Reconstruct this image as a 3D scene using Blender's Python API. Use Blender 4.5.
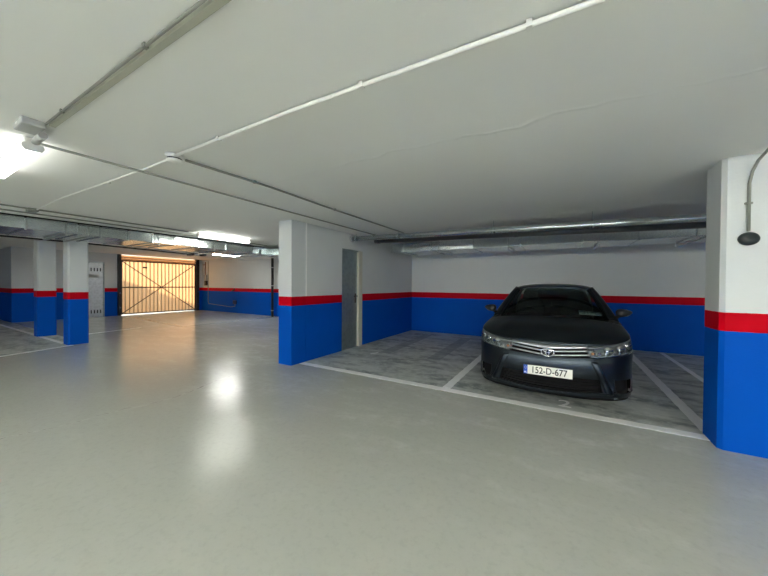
import bpy, bmesh, math, random
from mathutils import Vector, Matrix
random.seed(7)
PI = math.pi
scene = bpy.context.scene
for o in list(bpy.data.objects):
    bpy.data.objects.remove(o)
COL = scene.collection

# ------------------------------------------------------------------ camera, world, sun, exposure
cam_d = bpy.data.cameras.new('camera')
cam = bpy.data.objects.new('camera', cam_d)
COL.objects.link(cam)
cam_d.sensor_fit = 'HORIZONTAL'
cam_d.sensor_width = 36.0
cam_d.lens = 305.0 / 768.0 * 36.0
cam_d.clip_start = 0.02
YAW, PITCH, ROLL = math.radians(30.12), math.radians(-0.628), math.radians(0.394)
cyw, syw = math.cos(YAW), math.sin(YAW)
fw = Vector((-syw * math.cos(PITCH), cyw * math.cos(PITCH), math.sin(PITCH)))
rt = Vector((cyw, syw, 0))
up = rt.cross(fw)
r2 = rt * math.cos(ROLL) + up * math.sin(ROLL)
u2 = up * math.cos(ROLL) - rt * math.sin(ROLL)
cam.matrix_world = Matrix(((r2.x, u2.x, -fw.x, 0), (r2.y, u2.y, -fw.y, 0), (r2.z, u2.z, -fw.z, 1.45), (0, 0, 0, 1)))
scene.camera = cam

world = bpy.data.worlds.new('sky')
scene.world = world
world.use_nodes = True
bg = world.node_tree.nodes['Background']
bg.inputs['Color'].default_value = (0.75, 0.85, 1.0, 1)
bg.inputs['Strength'].default_value = 0.75

sun_d = bpy.data.lights.new('sun', 'SUN')
sun_d.energy = 2.0
sun_d.angle = math.radians(1.5)
sun_d.color = (1.0, 0.86, 0.68)
sun = bpy.data.objects.new('sun', sun_d)
COL.objects.link(sun)
sun.location = (-30, 2, 8)
sun.rotation_euler = Vector((1.0, 0.75, -0.31)).to_track_quat('-Z', 'Y').to_euler()

scene.view_settings.view_transform = 'Standard'
scene.view_settings.look = 'None'
scene.view_settings.gamma = 1.0
scene.view_settings.use_curve_mapping = False
scene.view_settings.exposure = 2.33

LAMP = 5.4            # radiance of the tube diffusers
H = 2.59               # ceiling height
S1, S2 = 1.06, 1.225   # lower and upper edge of the red stripe

# ------------------------------------------------------------------ materials
class N:
    """small node helper"""
    def __init__(s, name):
        s.m = bpy.data.materials.new(name)
        s.m.use_nodes = True
        s.t = s.m.node_tree
        s.b = s.t.nodes['Principled BSDF']
        s.out = s.t.nodes['Material Output']
    def n(s, ty, **kw):
        x = s.t.nodes.new(ty)
        for k, v in kw.items():
            setattr(x, k, v)
        return x
    def l(s, a, b):
        s.t.links.new(a, b)
    def pos(s):
        return s.n('ShaderNodeNewGeometry').outputs['Position']
    def noise(s, scale, detail=3, rough=0.5, vec=None, dist=0.0):
        x = s.n('ShaderNodeTexNoise')
        x.inputs['Scale'].default_value = scale
        x.inputs['Detail'].default_value = detail
        x.inputs['Roughness'].default_value = rough
        x.inputs['Distortion'].default_value = dist
        s.l(vec if vec is not None else s.pos(), x.inputs['Vector'])
        return x.outputs['Fac']
    def scaled(s, sc, rot=(0, 0, 0)):
        x = s.n('ShaderNodeMapping')
        x.inputs['Scale'].default_value = sc
        x.inputs['Rotation'].default_value = rot
        s.l(s.pos(), x.inputs['Vector'])
        return x.outputs['Vector']
    def ramp(s, fac, stops):
        x = s.n('ShaderNodeValToRGB')
        e = x.color_ramp.elements
        while len(e) < len(stops):
            e.new(0.5)
        for i, (p, c) in enumerate(stops):
            e[i].position = p
            e[i].color = (c, c, c, 1) if isinstance(c, float) else (*c, 1)
        s.l(fac, x.inputs['Fac'])
        return x.outputs['Color']
    def math(s, op, a, b=None, c=None):
        x = s.n('ShaderNodeMath', operation=op)
        for i, v in enumerate((a, b, c)):
            if v is None:
                continue
            if isinstance(v, (int, float)):
                x.inputs[i].default_value = v
            else:
                s.l(v, x.inputs[i])
        return x.outputs[0]
    def mix(s, fac, a, b, blend='MIX'):
        x = s.n('ShaderNodeMix', data_type='RGBA', blend_type=blend)
        for i, v in ((0, fac), (6, a), (7, b)):
            if isinstance(v, (int, float)):
                x.inputs[i].default_value = v
            elif isinstance(v, tuple):
                x.inputs[i].default_value = (*v, 1)
            else:
                s.l(v, x.inputs[i])
        return x.outputs[2]
    def bump(s, h, strength=0.2, dist=0.01):
        x = s.n('ShaderNodeBump')
        x.inputs['Strength'].default_value = strength
        x.inputs['Distance'].default_value = dist
        s.l(h, x.inputs['Height'])
        s.l(x.outputs['Normal'], s.b.inputs['Normal'])

def mat(name, col, rough=0.5, metal=0.0, var=0.0, vscale=8.0, bump=0.0, bscale=60.0, coat=0.0, spec=None, trans=0.0):
    q = N(name)
    q.b.inputs['Base Color'].default_value = (*col, 1)
    q.b.inputs['Roughness'].default_value = rough
    q.b.inputs['Metallic'].default_value = metal
    if coat:
        q.b.inputs['Coat Weight'].default_value = coat
        q.b.inputs['Coat Roughness'].default_value = 0.06
    if spec is not None:
        q.b.inputs['Specular IOR Level'].default_value = spec
    if trans:
        q.b.inputs['Transmission Weight'].default_value = trans
    tc = q.n('ShaderNodeTexCoord').outputs['Object']
    if var:
        f = q.noise(vscale, 4, 0.6, vec=tc)
        q.l(q.mix(f, tuple(c * (1 - var) for c in col), tuple(min(1, c * (1 + var)) for c in col)), q.b.inputs['Base Color'])
    if bump:
        q.bump(q.noise(bscale, 3, 0.5, vec=tc), bump, 0.004)
    return q.m

def emis(name, col, strength):
    q = N(name)
    q.b.inputs['Base Color'].default_value = (0.8, 0.8, 0.8, 1)
    q.b.inputs['Emission Color'].default_value = (*col, 1)
    q.b.inputs['Emission Strength'].default_value = strength
    return q.m

def banded(name, white, red, blue, lo=S1, hi=S2):
    """masonry paint: blue dado, red stripe, white above, by height"""
    q = N(name)
    sp = q.n('ShaderNodeSeparateXYZ')
    q.l(q.pos(), sp.inputs[0])
    wob = q.math('MULTIPLY', q.math('SUBTRACT', q.noise(14, 2), 0.5), 0.006)
    z = q.math('ADD', sp.outputs['Z'], wob)
    isred = q.math('GREATER_THAN', z, lo)
    iswhite = q.math('GREATER_THAN', z, hi)
    v = q.noise(2.2, 4, 0.6)
    w = q.mix(v, tuple(c * 0.95 for c in white), tuple(c * 1.04 for c in white))
    b = q.mix(v, tuple(c * 0.93 for c in blue), tuple(c * 1.06 for c in blue))
    c1 = q.mix(isred, b, red)
    c2 = q.mix(iswhite, c1, w)
    sm = q.noise(9, 5, 0.7)
    dirt = q.ramp(sm, [(0.0, 0.88), (0.38, 1.0)])
    c3 = q.mix(0.5, c2, dirt, 'MULTIPLY')
    q.l(c3, q.b.inputs['Base Color'])
    q.b.inputs['Roughness'].default_value = 0.55
    q.b.inputs['Specular IOR Level'].default_value = 0.06
    q.bump(q.noise(55, 3, 0.6), 0.35, 0.004)
    return q.m

M = {}
M['wall'] = banded('wall paint', (0.70, 0.735, 0.73), (0.56, 0.0, 0.010), (0.0, 0.088, 0.50))
# ceiling: off-white plaster with shuttering joint and hairline ridges
q = N('ceiling plaster')
f = q.noise(1.3, 5, 0.6)
q.l(q.mix(f, (0.83, 0.84, 0.81), (0.87, 0.88, 0.855)), q.b.inputs['Base Color'])
q.b.inputs['Roughness'].default_value = 0.7
q.b.inputs['Specular IOR Level'].default_value = 0.25
sp = q.n('ShaderNodeSeparateXYZ')
q.l(q.pos(), sp.inputs[0])
wv = q.math('MULTIPLY', q.math('SUBTRACT', q.noise(2.0, 3), 0.5), 0.25)
d = q.math('ABSOLUTE', q.math('ADD', q.math('SUBTRACT', sp.outputs['Y'], 2.35), wv))
ridge = q.math('MULTIPLY', q.ramp(d, [(0.0, 1.0), (0.030, 0.0)]), q.ramp(q.noise(1.7, 2), [(0.42, 0.0), (0.60, 1.0)]))
und = q.noise(0.9, 2)
hgt = q.math('ADD', q.math('ADD', q.math('MULTIPLY', ridge, 0.55), q.math('MULTIPLY', und, 1.6)), q.math('MULTIPLY', q.noise(80, 3), 0.05))
q.bump(hgt, 0.35, 0.02)
M['ceiling'] = q.m

# floor: grey painted concrete, polished in the aisle, rougher and dusty in the bays
q = N('floor paint')
sp = q.n('ShaderNodeSeparateXYZ')
q.l(q.pos(), sp.inputs[0])
X_, Y_ = sp.outputs['X'], sp.outputs['Y']
bayR = q.math('MULTIPLY', q.math('GREATER_THAN', Y_, 4.05), q.math('GREATER_THAN', X_, -4.12))
edge = q.math('ADD', q.math('MULTIPLY', Y_, 0.316), X_)
bayL = q.math('LESS_THAN', edge, -8.98)
bayL = q.math('MULTIPLY', bayL, q.math('LESS_THAN', Y_, 2.75))
bay = q.math('MAXIMUM', bayR, bayL)
big = q.noise(0.55, 4, 0.6)
rotv = q.scaled((1.0, 2.6, 1.0), (0, 0, 0.5))
strk = q.noise(1.3, 5, 0.6, vec=rotv)
fine = q.noise(22, 4, 0.7)
grain = q.noise(7.0, 5, 0.65)
ais = q.mix(big, (0.455, 0.47, 0.42), (0.505, 0.52, 0.475))
# pale dusty film in front of the bays, fading out into the aisle
near = q.n('ShaderNodeMapRange')
near.inputs['From Min'].default_value = 1.6
near.inputs['From Max'].default_value = 4.0
q.l(Y_, near.inputs['Value'])
dustm = q.math('MULTIPLY', q.math('MULTIPLY', q.ramp(strk, [(0.46, 0.0), (0.68, 1.0)]), q.ramp(grain, [(0.38, 0.0), (0.62, 1.0)])), q.math('MULTIPLY_ADD', near.outputs[0], 0.75, 0.14))
ais = q.mix(dustm, ais, (0.64, 0.66, 0.63))
bayc = q.mix(q.ramp(strk, [(0.38, 0.0), (0.58, 1.0)]), (0.20, 0.23, 0.22), (0.52, 0.55, 0.515))
bayc = q.mix(q.math('MULTIPLY', q.ramp(grain, [(0.46, 0.0), (0.60, 1.0)]), 0.6), bayc, (0.64, 0.67, 0.63))
base = q.mix(bay, ais, bayc)
# tyre marks in the empty bay
def tyre_mark(xc, w):
    dd = q.math('ABSOLUTE', q.math('SUBTRACT', q.math('ADD', X_, q.math('MULTIPLY', q.math('SUBTRACT', Y_, 6.0), 0.03)), xc))
    m_ = q.math('MULTIPLY', q.math('LESS_THAN', dd, w), q.math('MULTIPLY', q.math('GREATER_THAN', Y_, 5.6), q.math('LESS_THAN', Y_, 8.3)))
    return q.math('MULTIPLY', m_, q.ramp(grain, [(0.36, 0.25), (0.60, 0.95)]))
tm = q.math('MAXIMUM', tyre_mark(-3.25, 0.13), tyre_mark(-2.15, 0.13))
base = q.mix(q.math('MULTIPLY', tm, 0.7), base, (0.10, 0.12, 0.13))
# fine joint across the aisle
jx = q.math('ABSOLUTE', q.math('ADD', q.math('SUBTRACT', X_, -4.36), q.math('MULTIPLY', q.math('SUBTRACT', big, 0.5), 0.9)))
jm = q.math('MULTIPLY', q.math('MULTIPLY', q.math('LESS_THAN', jx, 0.010), q.math('LESS_THAN', Y_, 3.4)), q.ramp(grain, [(0.44, 0.0), (0.56, 0.8)]))
base = q.mix(jm, base, (0.16, 0.16, 0.14))
jm2 = q.math('MULTIPLY', q.math('MULTIPLY', q.math('LESS_THAN', jx, 0.022), q.math('LESS_THAN', Y_, 3.4)), 0.22)
base = q.mix(jm2, base, (0.70, 0.70, 0.67))
# darker bands on the floor towards the gate
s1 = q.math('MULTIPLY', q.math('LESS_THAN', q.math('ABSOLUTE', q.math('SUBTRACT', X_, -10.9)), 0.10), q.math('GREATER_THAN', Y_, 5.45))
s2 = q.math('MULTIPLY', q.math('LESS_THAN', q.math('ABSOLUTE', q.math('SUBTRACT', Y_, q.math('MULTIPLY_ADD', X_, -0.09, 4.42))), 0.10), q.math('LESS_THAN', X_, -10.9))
dark_band = q.math('MULTIPLY', q.math('MAXIMUM', s1, s2), 0.55)
base = q.mix(dark_band, base, (0.13, 0.13, 0.12))
spk = q.ramp(fine, [(0.30, 0.86), (0.50, 1.0)])
base = q.mix(0.6, base, spk, 'MULTIPLY')
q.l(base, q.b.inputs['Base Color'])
rg = q.math('MULTIPLY_ADD', bay, 0.26, 0.20)
q.l(rg, q.b.inputs['Roughness'])
q.b.inputs['Specular IOR Level'].default_value = 0.6
hh = q.math('ADD', q.math('MULTIPLY', q.noise(3.0, 3), 0.35), q.math('MULTIPLY', q.noise(24, 6, 0.75, vec=q.scaled((1.0, 2.2, 1.0), (0, 0, -0.6))), 0.26))
q.bump(hh, 0.22, 0.012)
M['floor'] = q.m

q = N('line paint')
f = q.noise(9, 5, 0.7)
q.l(q.mix(q.ramp(f, [(0.42, 0.0), (0.75, 0.5)]), (0.95, 0.96, 0.94), (0.84, 0.85, 0.82)), q.b.inputs['Base Color'])
q.b.inputs['Roughness'].default_value = 0.5
M['line'] = q.m

def galv(name, base, rough, sc=9.0):
    q = N(name)
    f = q.n('ShaderNodeTexVoronoi')
    f.inputs['Scale'].default_value = sc * 4
    q.l(q.n('ShaderNodeTexCoord').outputs['Object'], f.inputs['Vector'])
    v = q.mix(q.math('MULTIPLY', f.outputs['Distance'], 1.3), tuple(c * 0.86 for c in base), tuple(min(1, c * 1.08) for c in base))
    q.l(v, q.b.inputs['Base Color'])
    q.b.inputs['Metallic'].default_value = 0.85
    q.b.inputs['Roughness'].default_value = rough
    q.bump(q.noise(3.5, 2), 0.25, 0.02)
    return q.m
M['galv'] = galv('galvanised sheet', (0.60, 0.66, 0.66), 0.20)
M['galv_dull'] = galv('galvanised strap', (0.42, 0.45, 0.45), 0.45)
M['pvc_dark'] = mat('dark grey pipe plastic', (0.055, 0.06, 0.062), 0.35)
M['black'] = mat('black paint', (0.010, 0.010, 0.011), 0.45)
M['black_soft'] = mat('matt black plastic', (0.006, 0.006, 0.007), 0.8, spec=0.2)
M['conduit'] = mat('pale conduit plastic', (0.80, 0.81, 0.78), 0.4)
M['conduit_grey'] = mat('grey conduit plastic', (0.24, 0.25, 0.22), 0.45)
M['trunk'] = mat('greenish grey trunking', (0.44, 0.45, 0.37), 0.5)
M['white_plastic'] = mat('white plastic', (0.78, 0.79, 0.77), 0.35)
M['bead'] = mat('white sealant', (0.93, 0.95, 0.93), 0.5)
M['grey_plastic'] = mat('grey plastic', (0.45, 0.46, 0.45), 0.45)
M['steel_door'] = galv('galvanised door sheet', (0.34, 0.40, 0.40), 0.42, 3.0)
M['steel_far'] = galv('pale door sheet', (0.52, 0.55, 0.56), 0.40, 3.0)
M['frame_cream'] = mat('cream frame paint', (0.62, 0.61, 0.52), 0.5)
M['dark_slot'] = mat('dark slot', (0.02, 0.02, 0.02), 0.9)
M['copper'] = mat('copper brown pipe', (0.30, 0.13, 0.08), 0.4)
M['tube'] = emis('lit tube diffuser', (1.0, 1.0, 0.91), LAMP)
M['tube_mid'] = emis('well lit tube diffuser', (1.0, 1.0, 0.95), LAMP * 2.6)
M['tube_soft'] = emis('softly lit tube diffuser', (1.0, 1.0, 0.93), LAMP * 0.30)
M['tube_fill'] = emis('unseen fill tube diffuser', (1.0, 1.0, 0.91), LAMP * 8.6)  # only for the fill lamps added behind the viewpoint
M['brown_steel'] = mat('dark brown steel', (0.045, 0.018, 0.012), 0.5)

q = N('translucent gate sheet')
tr = q.n('ShaderNodeBsdfTranslucent')
tr.inputs['Color'].default_value = (0.95, 0.74, 0.52, 1)
df = q.n('ShaderNodeBsdfDiffuse')
df.inputs['Color'].default_value = (0.80, 0.66, 0.48, 1)
mx = q.n('ShaderNodeMixShader')
mx.inputs[0].default_value = 0.35
q.l(tr.outputs[0], mx.inputs[1]); q.l(df.outputs[0], mx.inputs[2]); q.l(mx.outputs[0], q.out.inputs['Surface'])
M['gate'] = q.m

def glass(name, tint, refl=0.12):
    q = N(name)
    t = q.n('ShaderNodeBsdfTransparent'); t.inputs['Color'].default_value = (*tint, 1)
    g = q.n('ShaderNodeBsdfGlossy'); g.inputs['Roughness'].default_value = 0.02
    g.inputs['Color'].default_value = (0.9, 0.95, 0.95, 1)
    fr = q.n('ShaderNodeFresnel'); fr.inputs['IOR'].default_value = 1.45
    x = q.n('ShaderNodeMixShader')
    gm = q.n('ShaderNodeNewGeometry')
    q.l(q.math('MULTIPLY', fr.outputs[0], q.math('SUBTRACT', 1.0, gm.outputs['Backfacing'])), x.inputs[0]); q.l(t.outputs[0], x.inputs[1]); q.l(g.outputs[0], x.inputs[2])
    q.l(x.outputs[0], q.out.inputs['Surface'])
    return q.m
M['glass'] = glass('tinted car glass', (0.54, 0.60, 0.58))
M['lens'] = glass('clear lens', (0.92, 0.94, 0.94))
q = N('slate metallic car paint')
q.b.inputs['Base Color'].default_value = (0.028, 0.037, 0.047, 1)
q.b.inputs['Metallic'].default_value = 0.9
q.b.inputs['Roughness'].default_value = 0.32
q.b.inputs['Coat Weight'].default_value = 0.04
q.b.inputs['Specular IOR Level'].default_value = 0.3
q.b.inputs['Coat Roughness'].default_value = 0.04
fl = q.noise(900, 1, 0.5, vec=q.n('ShaderNodeTexCoord').outputs['Object'])
q.l(q.mix(fl, (0.026, 0.034, 0.042), (0.040, 0.051, 0.062)), q.b.inputs['Base Color'])
M['paint'] = q.m
M['chrome'] = mat('chrome', (0.82, 0.83, 0.84), 0.12, 1.0)
M['satin'] = mat('satin silver', (0.46, 0.48, 0.49), 0.28, 0.9)
M['tyre'] = mat('tyre rubber', (0.016, 0.016, 0.017), 0.8, bump=0.4, bscale=90)
M['rim'] = mat('silver wheel', (0.45, 0.46, 0.47), 0.3, 0.9)
M['seat'] = mat('charcoal seat cloth', (0.035, 0.036, 0.038), 0.9, bump=0.5, bscale=160)
M['trim_grey'] = mat('grey interior trim', (0.30, 0.31, 0.29), 0.8)
M['plate'] = mat('number plate white', (0.96, 0.96, 0.88), 0.35)
M['plate_blue'] = mat('plate blue', (0.01, 0.09, 0.55), 0.4)
M['ink'] = mat('black lettering', (0.012, 0.012, 0.013), 0.5)
M['paper'] = mat('pale paper', (0.88, 0.95, 0.90), 0.6)
M['paper_ink'] = mat('grey print', (0.20, 0.25, 0.24), 0.7)
M['amber'] = mat('amber lens', (0.62, 0.27, 0.12), 0.25)
M['red_lens'] = mat('red lens', (0.45, 0.01, 0.01), 0.2)
M['asphalt'] = mat('ramp concrete', (0.35, 0.33, 0.30), 0.9, var=0.2, vscale=2)
M['oval'] = mat('dark green-black plastic', (0.012, 0.020, 0.022), 0.4)
M['socket_blue'] = mat('dark blue socket', (0.01, 0.03, 0.12), 0.4)

# ------------------------------------------------------------------ mesh builder
class MB:
    def __init__(s):
        s.v, s.f, s.m, s.sm = [], [], [], []
        s.cur = 0
        s.smooth = False
    def face(s, idx):
        s.f.append(tuple(idx)); s.m.append(s.cur); s.sm.append(s.smooth)
    def add(s, vs, fs):
        b = len(s.v)
        s.v += [tuple(x) for x in vs]
        for f in fs:
            s.face([b + i for i in f])
        return s
    def box(s, x0, x1, y0, y1, z0, z1):
        return s.add([(x0, y0, z0), (x1, y0, z0), (x1, y1, z0), (x0, y1, z0), (x0, y0, z1), (x1, y0, z1), (x1, y1, z1), (x0, y1, z1)],
                     [(0, 3, 2, 1), (4, 5, 6, 7), (0, 1, 5, 4), (1, 2, 6, 5), (2, 3, 7, 6), (3, 0, 4, 7)])
    def cbox(s, c, d):
        return s.box(c[0] - d[0] / 2, c[0] + d[0] / 2, c[1] - d[1] / 2, c[1] + d[1] / 2, c[2] - d[2] / 2, c[2] + d[2] / 2)
    def prism(s, poly, z0, z1):
        n = len(poly)
        vs = [(x, y, z0) for x, y in poly] + [(x, y, z1) for x, y in poly]
        fs = [tuple(reversed(range(n))), tuple(range(n, 2 * n))] + [(i, (i + 1) % n, n + (i + 1) % n, n + i) for i in range(n)]
        return s.add(vs, fs)
    def bar(s, p0, p1, w, h, upv=(0, 0, 1)):
        p0, p1 = Vector(p0), Vector(p1)
        d = (p1 - p0).normalized()
        a = d.cross(Vector(upv))
        if a.length < 1e-4:
            a = d.cross(Vector((1, 0, 0)))
        a.normalize(); b = a.cross(d)
        vs = []
        for p in (p0, p1):
            for sx, sy in ((-1, -1), (1, -1), (1, 1), (-1, 1)):
                vs.append(p + a * sx * w / 2 + b * sy * h / 2)
        return s.add(vs, [(0, 1, 2, 3), (7, 6, 5, 4), (0, 4, 5, 1), (1, 5, 6, 2), (2, 6, 7, 3), (3, 7, 4, 0)])
    def tube(s, pts, r, n=12, rz=None):
        pts = [Vector(p) for p in pts]
        k = len(pts)
        t0 = (pts[1] - pts[0]).normalized()
        a = t0.cross(Vector((0, 0, 1)))
        if a.length < 1e-3:
            a = t0.cross(Vector((1, 0, 0)))
        a.normalize()
        sm = s.smooth; s.smooth = True
        b0 = len(s.v)
        for i, p in enumerate(pts):
            t = (pts[min(i + 1, k - 1)] - pts[max(i - 1, 0)]).normalized()
            a = (a - t * a.dot(t)).normalized()
            b = t.cross(a)
            for j in range(n):
                w = 2 * PI * j / n
                rr = r[i] if isinstance(r, (list, tuple)) else r
                s.v.append(tuple(p + (a * math.cos(w) + b * math.sin(w)) * rr))
        for i in range(k - 1):
            for j in range(n):
                j2 = (j + 1) % n
                s.face((b0 + i * n + j, b0 + i * n + j2, b0 + (i + 1) * n + j2, b0 + (i + 1) * n + j))
        s.smooth = False
        s.face([b0 + j for j in reversed(range(n))])
        s.face([b0 + (k - 1) * n + j for j in range(n)])
        s.smooth = sm
        return s
    def lathe(s, c, axis, prof, n=24, cap=True):
        """prof: list of (distance along axis, radius)"""
        c = Vector(c); ax = Vector(axis).normalized()
        a = ax.orthogonal().normalized(); b = ax.cross(a)
        sm = s.smooth; s.smooth = True
        b0 = len(s.v)
        for h, r in prof:
            for j in range(n):
                w = 2 * PI * j / n
                s.v.append(tuple(c + ax * h + (a * math.cos(w) + b * math.sin(w)) * r))
        for i in range(len(prof) - 1):
            for j in range(n):
                j2 = (j + 1) % n
                s.face((b0 + i * n + j, b0 + i * n + j2, b0 + (i + 1) * n + j2, b0 + (i + 1) * n + j))
        if cap:
            s.face([b0 + j for j in reversed(range(n))])
            s.face([b0 + (len(prof) - 1) * n + j for j in range(n)])
        s.smooth = sm
        return s
    def ball(s, c, r, nu=16, nv=10, e=1.0):
        sm = s.smooth; s.smooth = True
        b0 = len(s.v)
        r = r if isinstance(r, (tuple, list)) else (r, r, r)
        def pw(x):
            return math.copysign(abs(x) ** e, x)
        for i in range(nv + 1):
            th = PI * i / nv
            for j in range(nu):
                ph = 2 * PI * j / nu
                s.v.append((c[0] + r[0] * pw(math.sin(th)) * pw(math.cos(ph)), c[1] + r[1] * pw(math.sin(th)) * pw(math.sin(ph)), c[2] + r[2] * pw(math.cos(th))))
        for i in range(nv):
            for j in range(nu):
                j2 = (j + 1) % nu
                s.face((b0 + i * nu + j, b0 + (i + 1) * nu + j, b0 + (i + 1) * nu + j2, b0 + i * nu + j2))
        s.smooth = sm
        return s
    def grid(s, fn, nu, nv, skip=None, thick=0.0):
        """fn(i/nu, j/nv) -> point; optional thickness away from the normal"""
        P = [[Vector(fn(i / nu, j / nv)) for j in range(nv + 1)] for i in range(nu + 1)]
        return s.pgrid(P, thick, skip)
    def pgrid(s, P, thick=0.0, skip=None):
        nu, nv = len(P) - 1, len(P[0]) - 1
        sm = s.smooth; s.smooth = True
        b0 = len(s.v)
        for r in P:
            s.v += [tuple(p) for p in r]
        W = nv + 1
        for i in range(nu):
            for j in range(nv):
                if skip and skip(i, j):
                    continue
                s.face((b0 + i * W + j, b0 + (i + 1) * W + j, b0 + (i + 1) * W + j + 1, b0 + i * W + j + 1))
        if thick:
            Q = []
            for i in range(nu + 1):
                row = []
                for j in range(nv + 1):
                    du = P[min(i + 1, nu)][j] - P[max(i - 1, 0)][j]
                    dv = P[i][min(j + 1, nv)] - P[i][max(j - 1, 0)]
                    nn = du.cross(dv)
                    nn = nn.normalized() if nn.length > 1e-9 else Vector((0, 0, 1))
                    row.append(P[i][j] - nn * thick)
                Q.append(row)
            b1 = len(s.v)
            for r in Q:
                s.v += [tuple(p) for p in r]
            for i in range(nu):
                for j in range(nv):
                    if skip and skip(i, j):
                        continue
                    s.face((b1 + i * W + j, b1 + i * W + j + 1, b1 + (i + 1) * W + j + 1, b1 + (i + 1) * W + j))
            s.smooth = False
            if not skip:
                for i in range(nu):
                    s.face((b0 + i * W, b1 + i * W, b1 + (i + 1) * W, b0 + (i + 1) * W))
                    s.face((b0 + i * W + nv, b0 + (i + 1) * W + nv, b1 + (i + 1) * W + nv, b1 + i * W + nv))
                for j in range(nv):
                    s.face((b0 + j, b0 + j + 1, b1 + j + 1, b1 + j))
                    s.face((b0 + nu * W + j, b1 + nu * W + j, b1 + nu * W + j + 1, b0 + nu * W + j + 1))
        s.smooth = sm
        return s
    def build(s, name, mats, parent=None, bevel=0.0, fixn=False, seg=2):
        me = bpy.data.meshes.new(name)
        me.from_pydata(s.v, [], s.f)
        for m in (mats if isinstance(mats, (list, tuple)) else [mats]):
            me.materials.append(M[m] if isinstance(m, str) else m)
        for p, mi, sm in zip(me.polygons, s.m, s.sm):
            p.material_index = mi
            p.use_smooth = sm
        if fixn:
            bm = bmesh.new(); bm.from_mesh(me)
            bmesh.ops.remove_doubles(bm, verts=bm.verts, dist=1e-5)
            bmesh.ops.recalc_face_normals(bm, faces=bm.faces)
            bm.to_mesh(me); bm.free()
        me.update()
        o = bpy.data.objects.new(name, me)
        COL.objects.link(o)
        if parent is not None:
            o.parent = parent
        if bevel:
            b = o.modifiers.new('bevel', 'BEVEL')
            b.width = bevel; b.segments = seg; b.limit_method = 'ANGLE'
        return o

def tag(o, label=None, cat=None, group=None, kind=None):
    if label: o['label'] = label
    if cat: o['category'] = cat
    if group: o['group'] = group
    if kind: o['kind'] = kind
    return o
def thing(name, label, cat, loc=(0, 0, 0), rz=0, group=None):
    o = bpy.data.objects.new(name, None)
    COL.objects.link(o)
    o.location = loc; o.rotation_euler = (0, 0, rz)
    o.empty_display_size = 0.1
    return tag(o, label, cat, group)
def struct(name, mb, m, **kw):
    return tag(mb.build(name, m, **kw), kind='structure')
def text_mesh(txt, size, depth, m, name, parent, loc, rot, sx=1.0, bold=0.0, align='CENTER'):
    cu = bpy.data.curves.new(name, 'FONT')
    cu.body = txt; cu.size = size; cu.extrude = depth; cu.offset = bold
    cu.align_x = align; cu.align_y = 'CENTER'
    t = bpy.data.objects.new(name, cu)
    COL.objects.link(t)
    bpy.context.view_layer.update()
    me = bpy.data.meshes.new_from_object(t.evaluated_get(bpy.context.evaluated_depsgraph_get()))
    bpy.data.objects.remove(t)
    me.materials.clear(); me.materials.append(M[m])
    o = bpy.data.objects.new(name, me)
    COL.objects.link(o)
    if parent is not None: o.parent = parent
    o.location = loc; o.rotation_euler = rot; o.scale = (sx, 1, 1)
    return o

# ------------------------------------------------------------------ room shell
XL, XG, YB, YG = -19.6, -16.95, 8.87, 9.40
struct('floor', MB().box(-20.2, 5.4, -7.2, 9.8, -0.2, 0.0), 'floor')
struct('ceiling', MB().box(-13.2, 5.4, -7.2, 9.8, H, H + 0.25).box(-17.15, -13.2, -7.2, 9.8, 2.72, 2.84).box(-20.2, -17.15, -7.2, 2.94, 2.72, 2.84), 'ceiling')
struct('wall_back', MB().box(-4.12, 5.4, YB, YB + 0.2, 0, H), 'wall')
# partition with a doorway, x from -4.32 to -4.12
mb = MB()
mb.box(-4.32, -4.12, 4.20, 5.28, 0, H).box(-4.32, -4.12, 6.02, YB, 0, H).box(-4.32, -4.12, 5.28, 6.02, 2.24, H)
struct('wall_partition', mb, 'wall')
struct('wall_right', MB().box(5.2, 5.4, -7, YB, 0, H), 'wall')
struct('wall_front', MB().box(-19.6, 5.2, -7.2, -7.0, 0, 2.72), 'wall')
struct('wall_ramp_side', MB().box(-17.15, -4.12, YG, YG + 0.2, 0, 2.72), 'wall')
# gate wall: pieces around the gate opening (y 5.55..9.33) and the metal door (y 4.55..5.28)
mb = MB()
mb.box(-17.15, XG, 2.74, 4.62, 0, 2.72)
mb.box(-17.15, XG, 5.30, 5.74, 0, 2.72)
mb.box(-17.15, XG, 4.62, 5.30, 2.32, 2.72)
mb.box(-17.15, XG, 9.24, YG, 0, 2.72)
struct('wall_gate', mb, 'wall')
struct('wall_left', MB().box(XL - 0.2, XL, -7, 2.94, 0, 2.72).box(XL, -17.15, 2.74, 2.94, 0, 2.72), 'wall')

# sealant bead where the end pillar meets the partition
struct('trim_1', MB().box(-4.122, -4.112, 4.19, 4.215, S2 + 0.005, H), 'bead')

def pillar(x0, x1, y0, y1, label, h=H, ch=0.02, group='painted concrete pillars'):
    c = ch
    poly = [(x0 + c, y0), (x1 - c, y0), (x1, y0 + c), (x1, y1 - c), (x1 - c, y1), (x0 + c, y1), (x0, y1 - c), (x0, y0 + c)]
    return tag(MB().prism(poly, 0, h).build('concrete_pillar', 'wall'), label, 'pillar', group)
pillar(-4.45, -4.12, 3.84, 4.20, 'banded blue, red and white pillar ending the partition beside the grey door', ch=0.008)
pillar(1.23, 1.95, 3.85, 4.22, 'large banded blue, red and white pillar right of the car with black oval sensor', ch=0.03)
pillar(-10.16, -9.80, 2.42, 2.78, 'banded pillar under the far duct, nearer of the left pair', ch=0.03)
pillar(-12.36, -12.00, 2.38, 2.74, 'banded pillar under the far duct, farther of the left pair', ch=0.03)

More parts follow.
